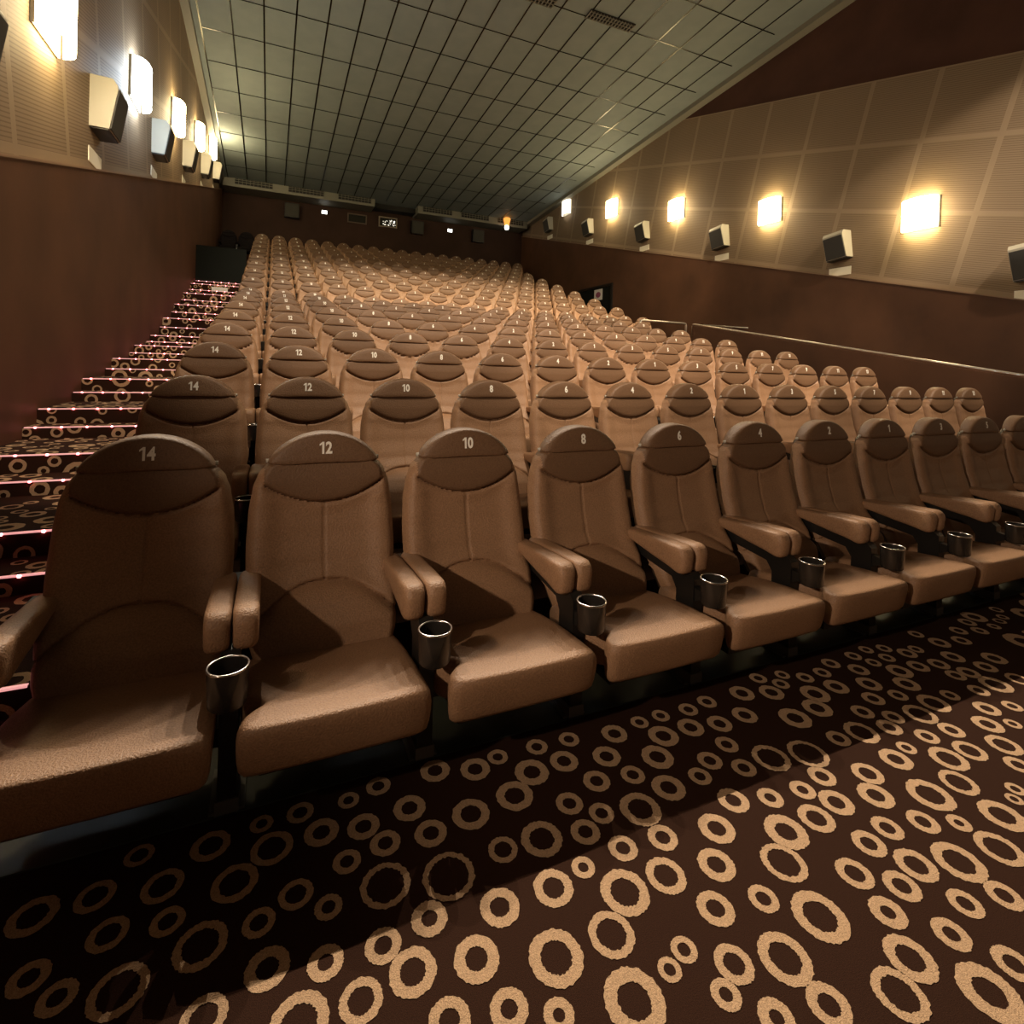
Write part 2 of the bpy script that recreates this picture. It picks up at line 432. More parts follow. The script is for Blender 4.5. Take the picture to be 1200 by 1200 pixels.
# ---------------------------------------------------------------- carpet and rings
EYEV = Vector((0, 0, EYE)); F_PX, CX, CY = 631.0, 600.0, 434.3
yaw, pit, rol = math.radians(-24.19368), math.radians(-0.4708), math.radians(1.62074)
fw = Vector((-math.sin(yaw) * math.cos(pit), math.cos(yaw) * math.cos(pit), math.sin(pit)))
r0 = Vector((math.cos(yaw), math.sin(yaw), 0)); u0 = r0.cross(fw)
rt = r0 * math.cos(rol) + u0 * math.sin(rol); up = -r0 * math.sin(rol) + u0 * math.cos(rol)

rings = [(0.391, 1.498, 0.0455, 0.5), (0.546, 1.413, 0.0531, 0.55), (0.688, 1.425, 0.0547, 0.55), (0.945, 1.381, 0.0415, 0.5), (0.824, 1.339, 0.0397, 0.5), (0.892, 1.274, 0.0361, 0.5), (1.005, 1.244, 0.0585, 0.6), (1.135, 1.276, 0.05, 0.5), (1.065, 1.36, 0.0374, 0.5), (0.776, 1.489, 0.0534, 0.5), (0.616, 1.567, 0.0465, 0.5), (0.498, 1.608, 0.0457, 0.5), (0.324, 1.612, 0.0356, 0.5), (0.235, 1.591, 0.0299, 0.5), (0.261, 1.485, 0.0427, 0.5), (0.306, 1.411, 0.0396, 0.5), (0.425, 1.395, 0.0434, 0.5), (0.206, 1.395, 0.0345, 0.5), (0.284, 1.296, 0.0594, 0.75), (0.433, 1.26, 0.0645, 0.78), (0.586, 1.275, 0.0388, 0.6), (0.695, 1.265, 0.0558, 0.6), (0.816, 1.239, 0.0402, 0.5), (0.882, 1.158, 0.0384, 0.5), (1.002, 1.143, 0.0403, 0.5), (0.755, 1.151, 0.0302, 0.45), (0.659, 1.133, 0.0485, 0.55), (0.52, 1.14, 0.0467, 0.5), (0.361, 1.178, 0.0412, 0.45), (0.253, 1.161, 0.0386, 0.5), (0.3, 1.086, 0.0491, 0.55), (0.431, 1.058, 0.0487, 0.5), (0.59, 0.994, 0.0587, 0.58), (0.815, 1.057, 0.0588, 0.6), (0.728, 0.988, 0.0515, 0.65), (0.936, 1.053, 0.0496, 0.6), (0.193, 1.075, 0.0424, 0.6), (0.801, 0.88, 0.0249, 0.5), (0.697, 0.863, 0.0614, 0.55), (0.459, 0.948, 0.0382, 0.45), (0.545, 0.901, 0.0306, 0.4), (0.345, 0.976, 0.041, 0.5), (0.857, 0.899, 0.0285, 0.5), (0.869, 0.894, 0.0367, 0.5), (0.937, 0.835, 0.0407, 0.55), (0.877, 0.799, 0.0302, 0.45), (1.049, 0.8, 0.0551, 0.6), (0.99, 0.941, 0.0428, 0.5), (1.116, 0.914, 0.035, 0.5), (1.078, 1.026, 0.0466, 0.5), (1.162, 1.109, 0.0488, 0.5), (1.282, 1.164, 0.0445, 0.5), (1.394, 1.129, 0.0369, 0.45), (1.334, 1.027, 0.0563, 0.5), (1.246, 0.963, 0.0555, 0.7), (1.513, 1.113, 0.0367, 0.45), (1.621, 1.128, 0.0406, 0.5), (1.564, 1.041, 0.0471, 0.5), (1.455, 1.025, 0.0482, 0.55), (1.703, 1.013, 0.0487, 0.5), (1.771, 1.08, 0.0456, 0.55), (1.863, 0.95, 0.0616, 0.6), (2.004, 0.945, 0.0517, 0.65), (1.732, 0.899, 0.0401, 0.5), (1.613, 0.925, 0.0394, 0.5), (1.513, 0.913, 0.0413, 0.5), (1.825, 0.856, 0.03, 0.4), (1.977, 0.822, 0.0565, 0.55), (1.389, 0.871, 0.0429, 0.55), (1.563, 0.824, 0.0486, 0.55), (1.68, 0.786, 0.0587, 0.6), (1.832, 0.765, 0.0543, 0.65), (1.467, 0.803, 0.0414, 0.5), (1.365, 0.775, 0.0399, 0.4), (1.564, 0.715, 0.0369, 0.5), (1.678, 0.689, 0.0388, 0.5), (1.449, 0.687, 0.0378, 0.45), (1.205, 0.832, 0.0608, 0.6), (1.305, 0.693, 0.05, 0.55), (1.211, 0.66, 0.0513, 0.65), (1.056, 0.704, 0.042, 0.5), (0.939, 0.73, 0.0352, 0.4), (1.389, 0.588, 0.0574, 0.5), (1.505, 0.597, 0.0385, 0.5), (1.258, 1.275, 0.0354, 0.5), (1.417, 1.249, 0.0379, 0.5), (2.141, 0.861, 0.0259, 0.5), (2.087, 0.841, 0.0221, 0.5), (-0.113, 1.575, 0.0465, 0.6), (0.007, 1.598, 0.0296, 0.5), (0.105, 1.598, 0.0357, 0.55), (0.032, 1.508, 0.0513, 0.65), (0.154, 1.509, 0.0448, 0.5), (-0.05, 1.44, 0.052, 0.65), (-0.207, 1.497, 0.0447, 0.65), (-0.275, 1.612, 0.0327, 0.6), (-0.346, 1.527, 0.0411, 0.6), (-0.46, 1.525, 0.0479, 0.6), (-0.296, 1.415, 0.0399, 0.6), (-0.182, 1.397, 0.035, 0.55), (-0.109, 1.312, 0.0532, 0.68), (0.005, 1.316, 0.0348, 0.55), (0.084, 1.354, 0.039, 0.6), (0.152, 1.293, 0.0313, 0.5), (-0.249, 1.279, 0.0526, 0.7), (-0.355, 1.311, 0.0343, 0.5), (-0.419, 1.375, 0.0365, 0.5), (0.023, 1.209, 0.0443, 0.5), (0.135, 1.174, 0.0369, 0.45), (-0.089, 1.163, 0.0427, 0.6), (0.078, 1.083, 0.0558, 0.6), (1.672, 1.215, 0.0626, 0.75), (1.538, 1.248, 0.0594, 0.7), (1.423, 1.26, 0.0424, 0.5), (1.338, 1.315, 0.0392, 0.5), (1.449, 1.351, 0.0379, 0.5), (1.841, 1.225, 0.0383, 0.5), (1.951, 1.216, 0.0554, 0.65), (2.075, 1.195, 0.0406, 0.5), (2.15, 1.226, 0.0364, 0.5), (2.266, 1.198, 0.0556, 0.65), (2.393, 1.219, 0.0542, 0.6), (2.515, 1.225, 0.0336, 0.5), (2.15, 1.113, 0.0375, 0.5), (2.018, 1.105, 0.0299, 0.5), (2.273, 1.099, 0.0398, 0.5), (1.925, 1.085, 0.0478, 0.5), (2.21, 1.013, 0.0482, 0.6), (2.096, 1.019, 0.0554, 0.6), (2.44, 1.067, 0.0472, 0.5), (2.666, 1.2, 0.0369, 0.5), (2.787, 1.197, 0.0574, 0.6), (2.552, 1.12, 0.0429, 0.5), (2.667, 1.091, 0.0325, 0.5), (2.931, 1.182, 0.0441, 0.65), (2.358, 0.983, 0.0512, 0.6), (1.8, 1.108, 0.0428, 0.5), (2.283, 0.913, 0.0377, 0.5), (2.533, 1.033, 0.027, 0.5), (1.733, 1.548, 0.0467, 0.5), (1.561, 1.558, 0.036, 0.5), (1.46, 1.548, 0.0355, 0.5), (1.509, 1.442, 0.0431, 0.5), (1.849, 1.508, 0.047, 0.5), (1.634, 1.444, 0.0446, 0.5), (1.936, 1.536, 0.0334, 0.5), (1.881, 1.6, 0.0345, 0.5), (1.999, 1.581, 0.0301, 0.5), (2.072, 1.53, 0.0345, 0.5), (2.006, 1.436, 0.0543, 0.5), (1.93, 1.371, 0.0519, 0.5), (1.797, 1.361, 0.0558, 0.5), (2.134, 1.437, 0.0467, 0.5), (2.177, 1.529, 0.0347, 0.5), (2.281, 1.564, 0.0378, 0.5), (2.349, 1.485, 0.0414, 0.5), (2.439, 1.568, 0.0349, 0.5), (2.552, 1.582, 0.0309, 0.5), (2.646, 1.559, 0.0329, 0.5), (2.47, 1.498, 0.0315, 0.5), (2.571, 1.501, 0.0338, 0.5), (2.283, 1.399, 0.0471, 0.5), (2.196, 1.328, 0.0401, 0.5), (2.508, 1.411, 0.0499, 0.5), (2.629, 1.404, 0.043, 0.5), (2.704, 1.491, 0.0401, 0.5), (2.782, 1.498, 0.0319, 0.5), (2.961, 1.493, 0.0449, 0.5), (2.944, 1.587, 0.0338, 0.5), (2.433, 1.34, 0.0476, 0.5), (2.314, 1.305, 0.0351, 0.5), (2.072, 1.29, 0.0388, 0.5), (2.264, 1.202, 0.0515, 0.6), (2.145, 1.223, 0.0303, 0.5), (2.412, 1.217, 0.0525, 0.5), (2.527, 1.231, 0.0311, 0.5), (2.738, 1.381, 0.0416, 0.5), (2.871, 1.393, 0.0452, 0.5), (3.09, 1.466, 0.0403, 0.5), (3.194, 1.529, 0.0387, 0.5), (3.349, 1.566, 0.0397, 0.5), (2.706, 1.3, 0.0376, 0.5), (2.785, 1.291, 0.0423, 0.5), (2.913, 1.289, 0.0426, 0.5), (3.04, 1.314, 0.0484, 0.5), (2.666, 1.2, 0.0308, 0.5), (2.781, 1.204, 0.0532, 0.5), (2.552, 1.12, 0.0396, 0.5), (2.664, 1.089, 0.0365, 0.5), (2.932, 1.177, 0.044, 0.5), (2.411, 1.091, 0.0399, 0.5), (0.498, 1.608, 0.0457, 0.5), (0.702, 1.589, 0.0333, 0.5), (0.841, 1.583, 0.0361, 0.5), (0.615, 1.565, 0.0464, 0.5), (0.778, 1.491, 0.0535, 0.5), (0.96, 1.575, 0.0349, 0.5), (0.893, 1.492, 0.0458, 0.5), (0.688, 1.425, 0.0538, 0.5), (1.122, 1.54, 0.0448, 0.5), (1.034, 1.458, 0.0459, 0.5), (0.945, 1.38, 0.0398, 0.5), (0.824, 1.339, 0.0389, 0.5), (1.242, 1.557, 0.032, 0.5), (1.062, 1.358, 0.0365, 0.5), (1.338, 1.558, 0.0323, 0.5), (1.275, 1.467, 0.0515, 0.5), (1.189, 1.393, 0.0524, 0.5), (1.46, 1.548, 0.0376, 0.5), (1.396, 1.466, 0.0462, 0.5), (1.558, 1.555, 0.0349, 0.5), (1.333, 1.31, 0.0374, 0.5), (1.143, 1.27, 0.0581, 0.5), (1.256, 1.273, 0.0353, 0.5), (1.508, 1.434, 0.0458, 0.5), (1.444, 1.358, 0.0272, 0.5), (0.393, 1.499, 0.0456, 0.5), (1.017, 1.255, 0.0566, 0.5), (0.558, 1.421, 0.0527, 0.5)]
def ring_fill(R, x0, x1, y0, y1, tries, fixed=(), rmin=.028, rmax=.062):
    out = list(fixed)
    for _ in range(tries):
        r = R.uniform(rmin, rmax) if R.random() < .8 else R.uniform(rmax, rmax * 1.35)
        x, y = R.uniform(x0, x1), R.uniform(y0, y1)
        if all((x - a) ** 2 + (y - b) ** 2 > (r + c + .012) ** 2 for a, b, c, _ in out): out.append((x, y, r, R.uniform(.42, .64)))
    return out
def add_ring(mb, f, x, y, r, q, n=40, mi=1, seed=None, clip=None, jag=.035):
    R = random.Random(int(x * 9973 + y * 7919)); vs = []
    for i in range(n):
        a = 2 * math.pi * i / n
        ro = r * (1 + R.uniform(-jag, jag)); ri = r * q * (1 + R.uniform(-jag, jag) * 1.6)
        for rr in (ri, ro):
            px, py = x + rr * math.cos(a), y + rr * math.sin(a)
            if clip: px = min(max(px, clip[0]), clip[1]); py = min(max(py, clip[2]), clip[3])
            vs.append(f(px, py))
    fs = [(2 * i, 2 * i + 1, (2 * i + 3) % (2 * n), (2 * i + 2) % (2 * n)) for i in range(n)]
    if clip:   # drop collapsed quads
        keep = []
        for f_ in fs:
            p = [Vector(vs[i]) for i in f_]
            if (p[0] - p[1]).length + (p[2] - p[3]).length > .004 and (p[0] - p[3]).length + (p[1] - p[2]).length > .002: keep.append(f_)
        fs = keep
    mb.add(vs, fs, mi)
EDGE = 1.665
fl = MB(); fl.box(XL, XR, YF, EDGE, -.05, 0)
fixed = []
for x, y, r, q in rings:
    if y - .3 * r < EDGE and all((x - a) ** 2 + (y - b) ** 2 > (.62 * (r + c)) ** 2 for a, b, c, _ in fixed): fixed.append((x, y, r, q))
R_ = random.Random(3)
allr = ring_fill(R_, 3.3, 9.0, .55, 1.62, 4200, fixed)
far = ring_fill(random.Random(5), -1.7, 7.0, -1.2, .50, 1800, [a for a in allr if a[1] < .9])
allr += [a for a in far if a not in allr]
for x, y, r, q in allr: add_ring(fl, lambda a, b: (a, b, .0012), x, y, r, q, n=64 if y < 1.35 and x < 3 else 36, clip=(XL, XR, YF, EDGE - .002))
struct(fl, 'floor', [M_carp, M_ring])
sp = MB(); sp.box(XL, 9.4, EDGE, YR[1] + .11, -.05, .004)
struct(sp, 'floor_strip', [M_vinyl])

# raked tiers and the aisle steps
XA = -.70                                     # aisle edge
XS = 7.32                                     # right edge of the front block
NB = {k: YR[k - 1] + .12 for k in range(2, 19)}
tiers = MB(); st = MB(); nos = []
Rs = random.Random(11)
for k in range(2, 19):
    y0 = NB[k]; y1 = NB[k + 1] if k < 18 else YB
    xr = 9.4 if k <= 8 else (9.02 if k <= 16 else XR)
    tiers.box(XA, xr, y0, y1, -.05, FL[k])
    frac = .42 if k < 10 else .5
    za = FL[k - 1] + (FL[k] - FL[k - 1]) * frac; ya = y0 - .28
    st.box(XL, XA, y0, y1, -.05, FL[k]); st.box(XL, XA, ya, y0, -.05, za)
    nos.append((ya, za)); nos.append((y0, FL[k]))
    if k <= 14:
        for (yy, zt, zb) in ((ya, za, FL[k - 1]), (y0, FL[k], za)):
            h = zt - zb
            for x, z, r, q in ring_fill(Rs, XL + .02, XA - .02, zb - .02, zt + .0, 26, rmin=.032, rmax=.06):
                add_ring(st, lambda a, b: (a, yy - .0012, b), x, z, r, q, n=24, clip=(XL, XA, zb, zt - .002))
        for x, y, r, q in ring_fill(Rs, XL + .04, XA - .04, y0 + .03, y1 - .30, 260): add_ring(st, lambda a, b: (a, b, FL[k] + .0012), x, y, r, q, n=28, clip=(XL, XA, y0 + .005, y1 - .282))
        for x, y, r, q in ring_fill(Rs, XL + .04, XA - .04, ya + .02, y0 - .02, 90): add_ring(st, lambda a, b: (a, b, za + .0012), x, y, r, q, n=28, clip=(XL, XA, ya + .005, y0 - .002))
st.box(XL, XA, YR[1] + .11, NB[2] - .28, -.05, .003)
struct(tiers, 'floor_tiers', [M_carp]); struct(st, 'floor_aisle_stairs', [M_carp, M_ring])
ledm = MB(); ledm.box(-.006, .006, -.005, .001, -.006, .006); led_me = ledm.mesh('led', M_led)
strip_m = MB(); strip_m.box(XL + .06, XA - .005, -.004, .010, -.004, .004); strip_me = strip_m.mesh('step_light_strip', M_strip)
led0 = None
for i, (y, z) in enumerate(nos):
    if y > 15.5: continue
    t = obj('step_light_strip', strip_me, loc=(0, y, z), category='light strip', group='red step light strips on the aisle stairs')
    t['label'] = 'red dotted light strip on the ' + (('lowest aisle step' if i == 0 else f'{NTH[i]} aisle step from the bottom') if i < 19 else f'{NTH[i-17]} step above the midpoint')
    for q in range(6):
        x = XL + .13 + .165 * q
        if led0 is None: led0 = obj('led', led_me, t); l = led0
        else: l = led0.copy(); col.objects.link(l); l.parent = t
        l.location = (x, -.004, .0)
# right side: barrier, corridor, lower right floor
co = MB(); co.box(9.5, XR, 1.5, YB, -.05, .0); co.box(9.02, 9.5, 10.4, 20.2, -.05, .0)
struct(co, 'floor_corridor', [M_carp])

# ---------------------------------------------------------------- walls
def zw(y, left): return (1.27 + .095 + .2606 * y) if not left else (1.27 + .02 + .2735 * y)
def ztop(y): return EYE + 3.92 + .265 * y
def zceil(y): return EYE + 8.2 - .082 * y
def wall(x, name, left, side):
    n = 1 if left else -1
    lo = MB(); up_ = MB(); hi = MB(); cap = MB()
    ya, yb = YF, YB
    def quad(mb, a, b, za0, za1, zb0, zb1, off):
        t = .12
        vs = []
        for xx in (x + n * off, x - n * t): vs += [(xx, a, za0), (xx, b, zb0), (xx, b, zb1), (xx, a, za1)]
        mb.add(vs, [(0, 1, 2, 3), (4, 7, 6, 5), (0, 4, 5, 1), (1, 5, 6, 2), (2, 6, 7, 3), (3, 7, 4, 0)])
    quad(lo, ya, yb, -.05, zw(ya, left), -.05, zw(yb, left), .05)
    yc = 1.0
    for i in range(400):
        yc = 1 + i * .06
        if ztop(yc) >= zceil(yc): break
    quad(up_, ya, yc, zw(ya, left), ztop(ya), zw(yc, left), ztop(yc), 0)
    quad(up_, yc, yb, zw(yc, left), zceil(yc), zw(yb, left), zceil(yb), 0)
    quad(hi, ya, yc, ztop(ya), zceil(ya), ztop(yc), zceil(yc) + .001, -.02)
    struct(lo, 'wall_' + side, [M_wain]); struct(up_, 'wall_' + side + '_acoustic', [M_acou]); struct(hi, 'wall_' + side + '_upper', [M_dkwall])
    quad(cap, ya, yb, zw(ya, left), zw(ya, left) + .02, zw(yb, left), zw(yb, left) + .02, .06)
    struct(cap, 'trim_' + side, [mat('ledge_' + side, (.30, .19, .12), .5)])
wall(XL, 'left', True, 'left'); wall(XR, 'right', False, 'right')
bw = MB(); bw.box(XL - .1, XR + .1, YB, YB + .1, -.05, 8.2); struct(bw, 'wall_back', [M_back])
fwm = MB(); fwm.box(XL - .1, XR + .1, YF - .1, YF, -.05, 10.2); struct(fwm, 'wall_front', [mat('front_wall', (.05, .04, .035), .8)])
ce = MB()
a, b = zceil(YF), zceil(YB)
ce.add([(XL - .1, YF, a), (XR + .1, YF, a), (XR + .1, YB + .1, b), (XL - .1, YB + .1, b), (XL - .1, YF, a + .1), (XR + .1, YF, a + .1), (XR + .1, YB + .1, b + .1), (XL - .1, YB + .1, b + .1)],
       [(0, 1, 2, 3), (4, 7, 6, 5), (0, 4, 5, 1), (1, 5, 6, 2), (2, 6, 7, 3), (3, 7, 4, 0)])
# metal grid let into the tiles (part of the ceiling's own mesh)
x = -1.52
while x < XR - .55:
    ce.add([(x - .015, YF, a - .004), (x + .015, YF, a - .004), (x + .015, YB - .9, zceil(YB - .9) - .004), (x - .015, YB - .9, zceil(YB - .9) - .004)], [(0, 1, 2, 3)], 1); x += .62
y = 12.22 - 14 * 1.2
while y < YB - 1:
    w = .013
    ce.add([(-1.52, y - w, zceil(y - w) - .005), (XR - .5, y - w, zceil(y - w) - .005), (XR - .5, y + w, zceil(y + w) - .005), (-1.52, y + w, zceil(y + w) - .005)], [(0, 1, 2, 3)], 1); y += 1.2
struct(ce, 'ceiling', [M_ceil, M_tbar])
for x0_, x1_, s in ((XL, XL + .16, 'left'), (XR - .22, XR, 'right')):     # plain margin profile where ceiling meets wall
    m_ = MB(); n_ = 2
    vs = []
    for yy in (YF, YB): vs += [(x0_, yy, zceil(yy) - .12), (x1_, yy, zceil(yy) - .12), (x1_, yy, zceil(yy) + .02), (x0_, yy, zceil(yy) + .02)]
    m_.add(vs, [(0, 1, 2, 3), (7, 6, 5, 4), (0, 4, 5, 1), (1, 5, 6, 2), (2, 6, 7, 3), (3, 7, 4, 0)])
    struct(m_, 'trim_ceiling_' + s, [M_grey])

# ---------------------------------------------------------------- sconces, speakers, plates on the side walls
def sconce(x, y, z, n, gm, label, w=.58, h=.54):
    t = thing('wall_sconce', label, 'wall lamp', (x, y, z), 'wall sconces along the side walls')
    s = MB(); pts = []
    k = 12
    for i in range(k + 1):
        a = math.pi * i / k; pts.append((w * .485 * math.cos(a), .05 + .15 * math.sin(a) ** .7))
    outer = [(n * d, u) for u, d in pts]
    vs = [(xx, yy, -h / 2) for xx, yy in outer] + [(xx, yy, h / 2) for xx, yy in outer]
    m = len(outer); s.add(vs, [(i, i + 1, m + i + 1, m + i) for i in range(m - 1)])
    build(s, 'glass_shade', [gm], t, smooth=True)
    for q in (-1, 1):
        c = MB(); c.box(min(0, n * .03), max(0, n * .03), q * w * .495 - .004, q * w * .495 + .004, -h / 2, h / 2)
        build(c, 'side_bracket', [M_pale], t)
    p = MB(); p.box(min(0, n * .015), max(0, n * .015), -w * .5, w * .5, -h / 2, h / 2); build(p, 'back_plate', [M_pale], t)
    return t
def lamp_light(x, y, z, n, power, color, nm):
    for q, s in (('up', 1), ('down', -1)):
        pass
    ld = bpy.data.lights.new(nm, 'POINT'); ld.energy = power; ld.color = color; ld.shadow_soft_size = .12
    o = bpy.data.objects.new(nm, ld); col.objects.link(o); o.location = (x + n * .30, y, z)
    return o
WARM = (1.0, .78, .50); COOL = (.78, .9, 1.0)
SC_Y = [2.55, 5.80, 8.98, 12.15, 15.35, 18.45]
names = ['', 'nearest the camera', 'second from the camera', 'third from the camera', 'fourth from the camera', 'farthest back']
K = 36.0
for i, y in enumerate(SC_Y):
    zz = EYE + 1.36 + .265 * y
    far_ = (i == 5)
    for side, x, n in (('left', XL, 1), ('right', XR, -1)):
        cool = side == 'left' and i == 2
        gm = M_cool if cool else (M_off if (far_ and side == 'right') else M_warm)
        if 1 <= i:
            nm_ = ['nearest', 'second', 'third', 'fourth', 'fifth and farthest'][i - 1]
            if cool: lab = 'glowing wall sconce with bluish white light on the left wall'
            elif far_ and side == 'right': lab = 'small plain white wall sconce near the rear end of the right wall'
            else: lab = f'glowing warm wall sconce on the {side} wall, {nm_} from the front'
            sconce(x, y, zz, n, gm, lab)
        if not (far_ and side == 'right') and not (i == 0 and side == 'left'):
            lamp_light(x, y, zz, n, K * (1.0 if i > 0 else (.7 if n < 0 else .12)), COOL if cool else WARM, 'sconce_or_fill_light')

def speaker(x, y, z, n, label, grp, tilt=.0):
    t = thing('wall_speaker', label, 'speaker', (x, y, z), grp)
    t.rotation_euler = (-tilt if False else 0, 0, 0)
    def P3(d, zz, t_): return (n * d, t_, zz)
    b = MB()
    L = .23
    prof = [(0, .27), (.195, .27), (.245, .20), (.245, .17), (.175, -.27), (0, -.27)]
    m = len(prof)
    # body slightly narrower at the room side than at the wall
    def wd(d): return L * (1 - .12 * d / .30)
    vs = [(n * d, -wd(d), zz) for d, zz in prof] + [(n * d, wd(d), zz) for d, zz in prof]
    b.add(vs, [tuple(range(m)), tuple(range(m, 2 * m))[::-1]] + [(i, (i + 1) % m, m + (i + 1) % m, m + i) for i in range(m)])
    build(b, 'cabinet', [M_pale], t)
    g = MB(); e = .012
    ga, gb = (.246, .165), (.177, -.262)
    wa, wb = wd(.245) - .014, wd(.17) - .014
    nx, nz = .98, -.16
    vs = []
    for o_ in (.0, e):
        vs += [(n * (ga[0] + nx * o_), -wa, ga[1] + nz * o_), (n * (ga[0] + nx * o_), wa, ga[1] + nz * o_), (n * (gb[0] + nx * o_), wb, gb[1] + nz * o_), (n * (gb[0] + nx * o_), -wb, gb[1] + nz * o_)]
    g.add(vs, [(0, 1, 2, 3), (7, 6, 5, 4), (0, 4, 5, 1), (1, 5, 6, 2), (2, 6, 7, 3), (3, 7, 4, 0)])
    build(g, 'grille', [M_grille], t)
    u = MB(); u.box(min(n * .0, n * .165), max(0, n * .165), -L * .9, L * .9, -.285, -.271); build(u, 'bottom_panel', [M_blk], t)
    return t
SP_Y = [4.22, 7.28, 10.45, 13.62, 16.80, 19.90]
for i, y in enumerate(SP_Y):
    for side, x, n in (('left', XL, 1), ('right', XR, -1)):
        zz = EYE + (.78 if side == 'left' else .70) + .262 * y
        pos = ['nearest', 'second', 'third', 'fourth', 'fifth', 'farthest'][i]
        yy = y
        tilt = None
        s = speaker(x, yy, zz, n, f'angular pale cabinet speaker on the {side} wall, {pos} from the front' if i else f'angular wall speaker cut off by the {side} edge of the photo', f'speakers along the {side} wall')
        s.rotation_euler = (-math.atan(.265) * .45 if side == 'right' else 0, 0, 0)
        pl = MB(); pl.box(min(0, n * .008), max(0, n * .008), -.23, .23, -.08, .08)
        o = build(pl, 'wall_plate', [M_label]); o.location = (x, yy + .0, zz - (.56 if side == 'left' else .50)); o['label'] = f'small cream plate below the {pos} speaker on the {side} wall'; o['category'] = 'plate'; o['group'] = 'cream plates below the wall speakers'

# ---------------------------------------------------------------- back wall
def soffit(x0, x1, label):
    t = thing('air_duct_box', label, 'air duct', ((x0 + x1) / 2, YB - .35, EYE + 6.17), 'air duct boxes under the rear ceiling'); hw = (x1 - x0) / 2
    b = MB(); b.box(-hw, hw, -.55, .35, -.04, .42); build(b, 'duct_casing', [M_grey], t)
    for q in range(3):
        cx = -hw + (q + .5) * 2 * hw / 3 + (.12 if x0 < 0 else .0)
        v = MB(); v.box(cx - .62, cx + .62, -.575, -.552, .06, .30)
        g = build(v, 'vent', [M_void], t)
        s = MB()
        for r in range(2): s.box(cx - .62, cx + .62, -.585, -.574, .135 + r * .075, .148 + r * .075)
        for r in range(11): s.box(cx - .62 + r * .124 - .005, cx - .62 + r * .124 + .005, -.585, -.574, .06, .30)
        build(s, 'vent_slats', [M_grey], g)
soffit(-1.68, 3.62, 'long grey air duct box with three vents, left of the rear ceiling gap')
soffit(5.35, 10.3, 'long grey air duct box with three vents, right of the rear ceiling gap')
bm_ = MB(); bm_.box(3.64, 5.33, YB - .5, YB, EYE + 6.2, EYE + 6.6); struct(bm_, 'trim_back', [M_void])
for x, z, l in ((.63, 5.73, 'grey box speaker on the back wall, left of the small lit signs'), (5.53, 5.72, 'grey box speaker on the back wall beside the bright projection window'), (8.26, 5.70, 'grey box speaker on the back wall beside the amber lamp')):
    t = thing('back_wall_speaker', l, 'speaker', (x, YB, EYE + z), 'box speakers on the back wall')
    b = MB(); b.box(-.26, .26, -.22, 0, -.27, .27); build(b, 'cabinet', [M_blk], t)
    g = MB(); g.box(-.24, .24, -.235, -.221, -.25, .25); build(g, 'grille', [M_cloth], t)
for x, z, l in ((1.82, 5.87, 'small lit white sign on the back wall, left of the projection windows'), (6.99, 5.81, 'small lit white sign on the back wall, right of the projection windows')):
    t = thing('lit_sign', l, 'sign', (x, YB, EYE + z), 'small lit signs on the back wall')
    b = MB(); b.box(-.14, .14, -.05, 0, -.09, .09); build(b, 'housing', [M_blk], t)
    b = MB(); b.box(-.10, .10, -.056, -.051, -.065, .065); build(b, 'lit_face', [M_exit], t)
for i, (x0_, x1_, z0_, z1_) in enumerate(((2.70, 3.46, 5.60, 5.98), (3.94, 4.70, 5.60, 6.02))):
    t = obj(f'window_{i+1}', None, loc=((x0_ + x1_) / 2, YB, EYE + (z0_ + z1_) / 2), kind='structure')
    w, h = (x1_ - x0_) / 2, (z1_ - z0_) / 2
    f_ = MB(); f_.box(-w, w, -.05, 0, h - .045, h); f_.box(-w, w, -.05, 0, -h, -h + .045); f_.box(-w, -w + .045, -.05, 0, -h + .045, h - .045); f_.box(w - .045, w, -.05, 0, -h + .045, h - .045)
    build(f_, 'window_frame', [mat('booth_frame', (.14, .10, .07) if i == 0 else (.3, .24, .17), .5)], t)
    g = MB(); g.box(-w + .045, w - .045, -.02, -.01, -h + .045, h - .045); build(g, 'window_pane', [M_glass], t)
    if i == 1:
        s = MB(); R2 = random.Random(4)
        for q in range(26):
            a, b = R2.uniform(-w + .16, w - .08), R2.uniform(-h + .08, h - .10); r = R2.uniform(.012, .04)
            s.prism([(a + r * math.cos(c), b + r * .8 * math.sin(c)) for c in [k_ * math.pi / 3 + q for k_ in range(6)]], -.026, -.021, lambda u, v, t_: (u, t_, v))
        build(s, 'glass_reflection', [mat('reflection_glow', (.8, .8, .75), .4, emit=(1, .95, .82), es=.8)], t)  # bright reflection in the pane, put in as small glowing flecks
t = thing('amber_wall_lamp', 'small amber shaded lamp high on the back wall near the right corner', 'wall lamp', (9.2, YB - 0.02, EYE + 6.0))
b = MB(); b.lathe([(.10, .0), (.16, .26), (.12, .30), (.05, .30)], (0, -1.12, .10), 16); build(b, 'lamp_shade', [M_orange], t, smooth=True)
b = MB(); b.lathe([(.0, -.12), (.08, -.09), (.10, 0), (.08, .07), (0, .1)], (0, -1.12, -.0), 16); build(b, 'bulb', [M_exit], t, smooth=True)
b = MB(); b.box(-.03, .03, -1.12, 0, .28, .32); build(b, 'wall_arm', [M_blk], t)

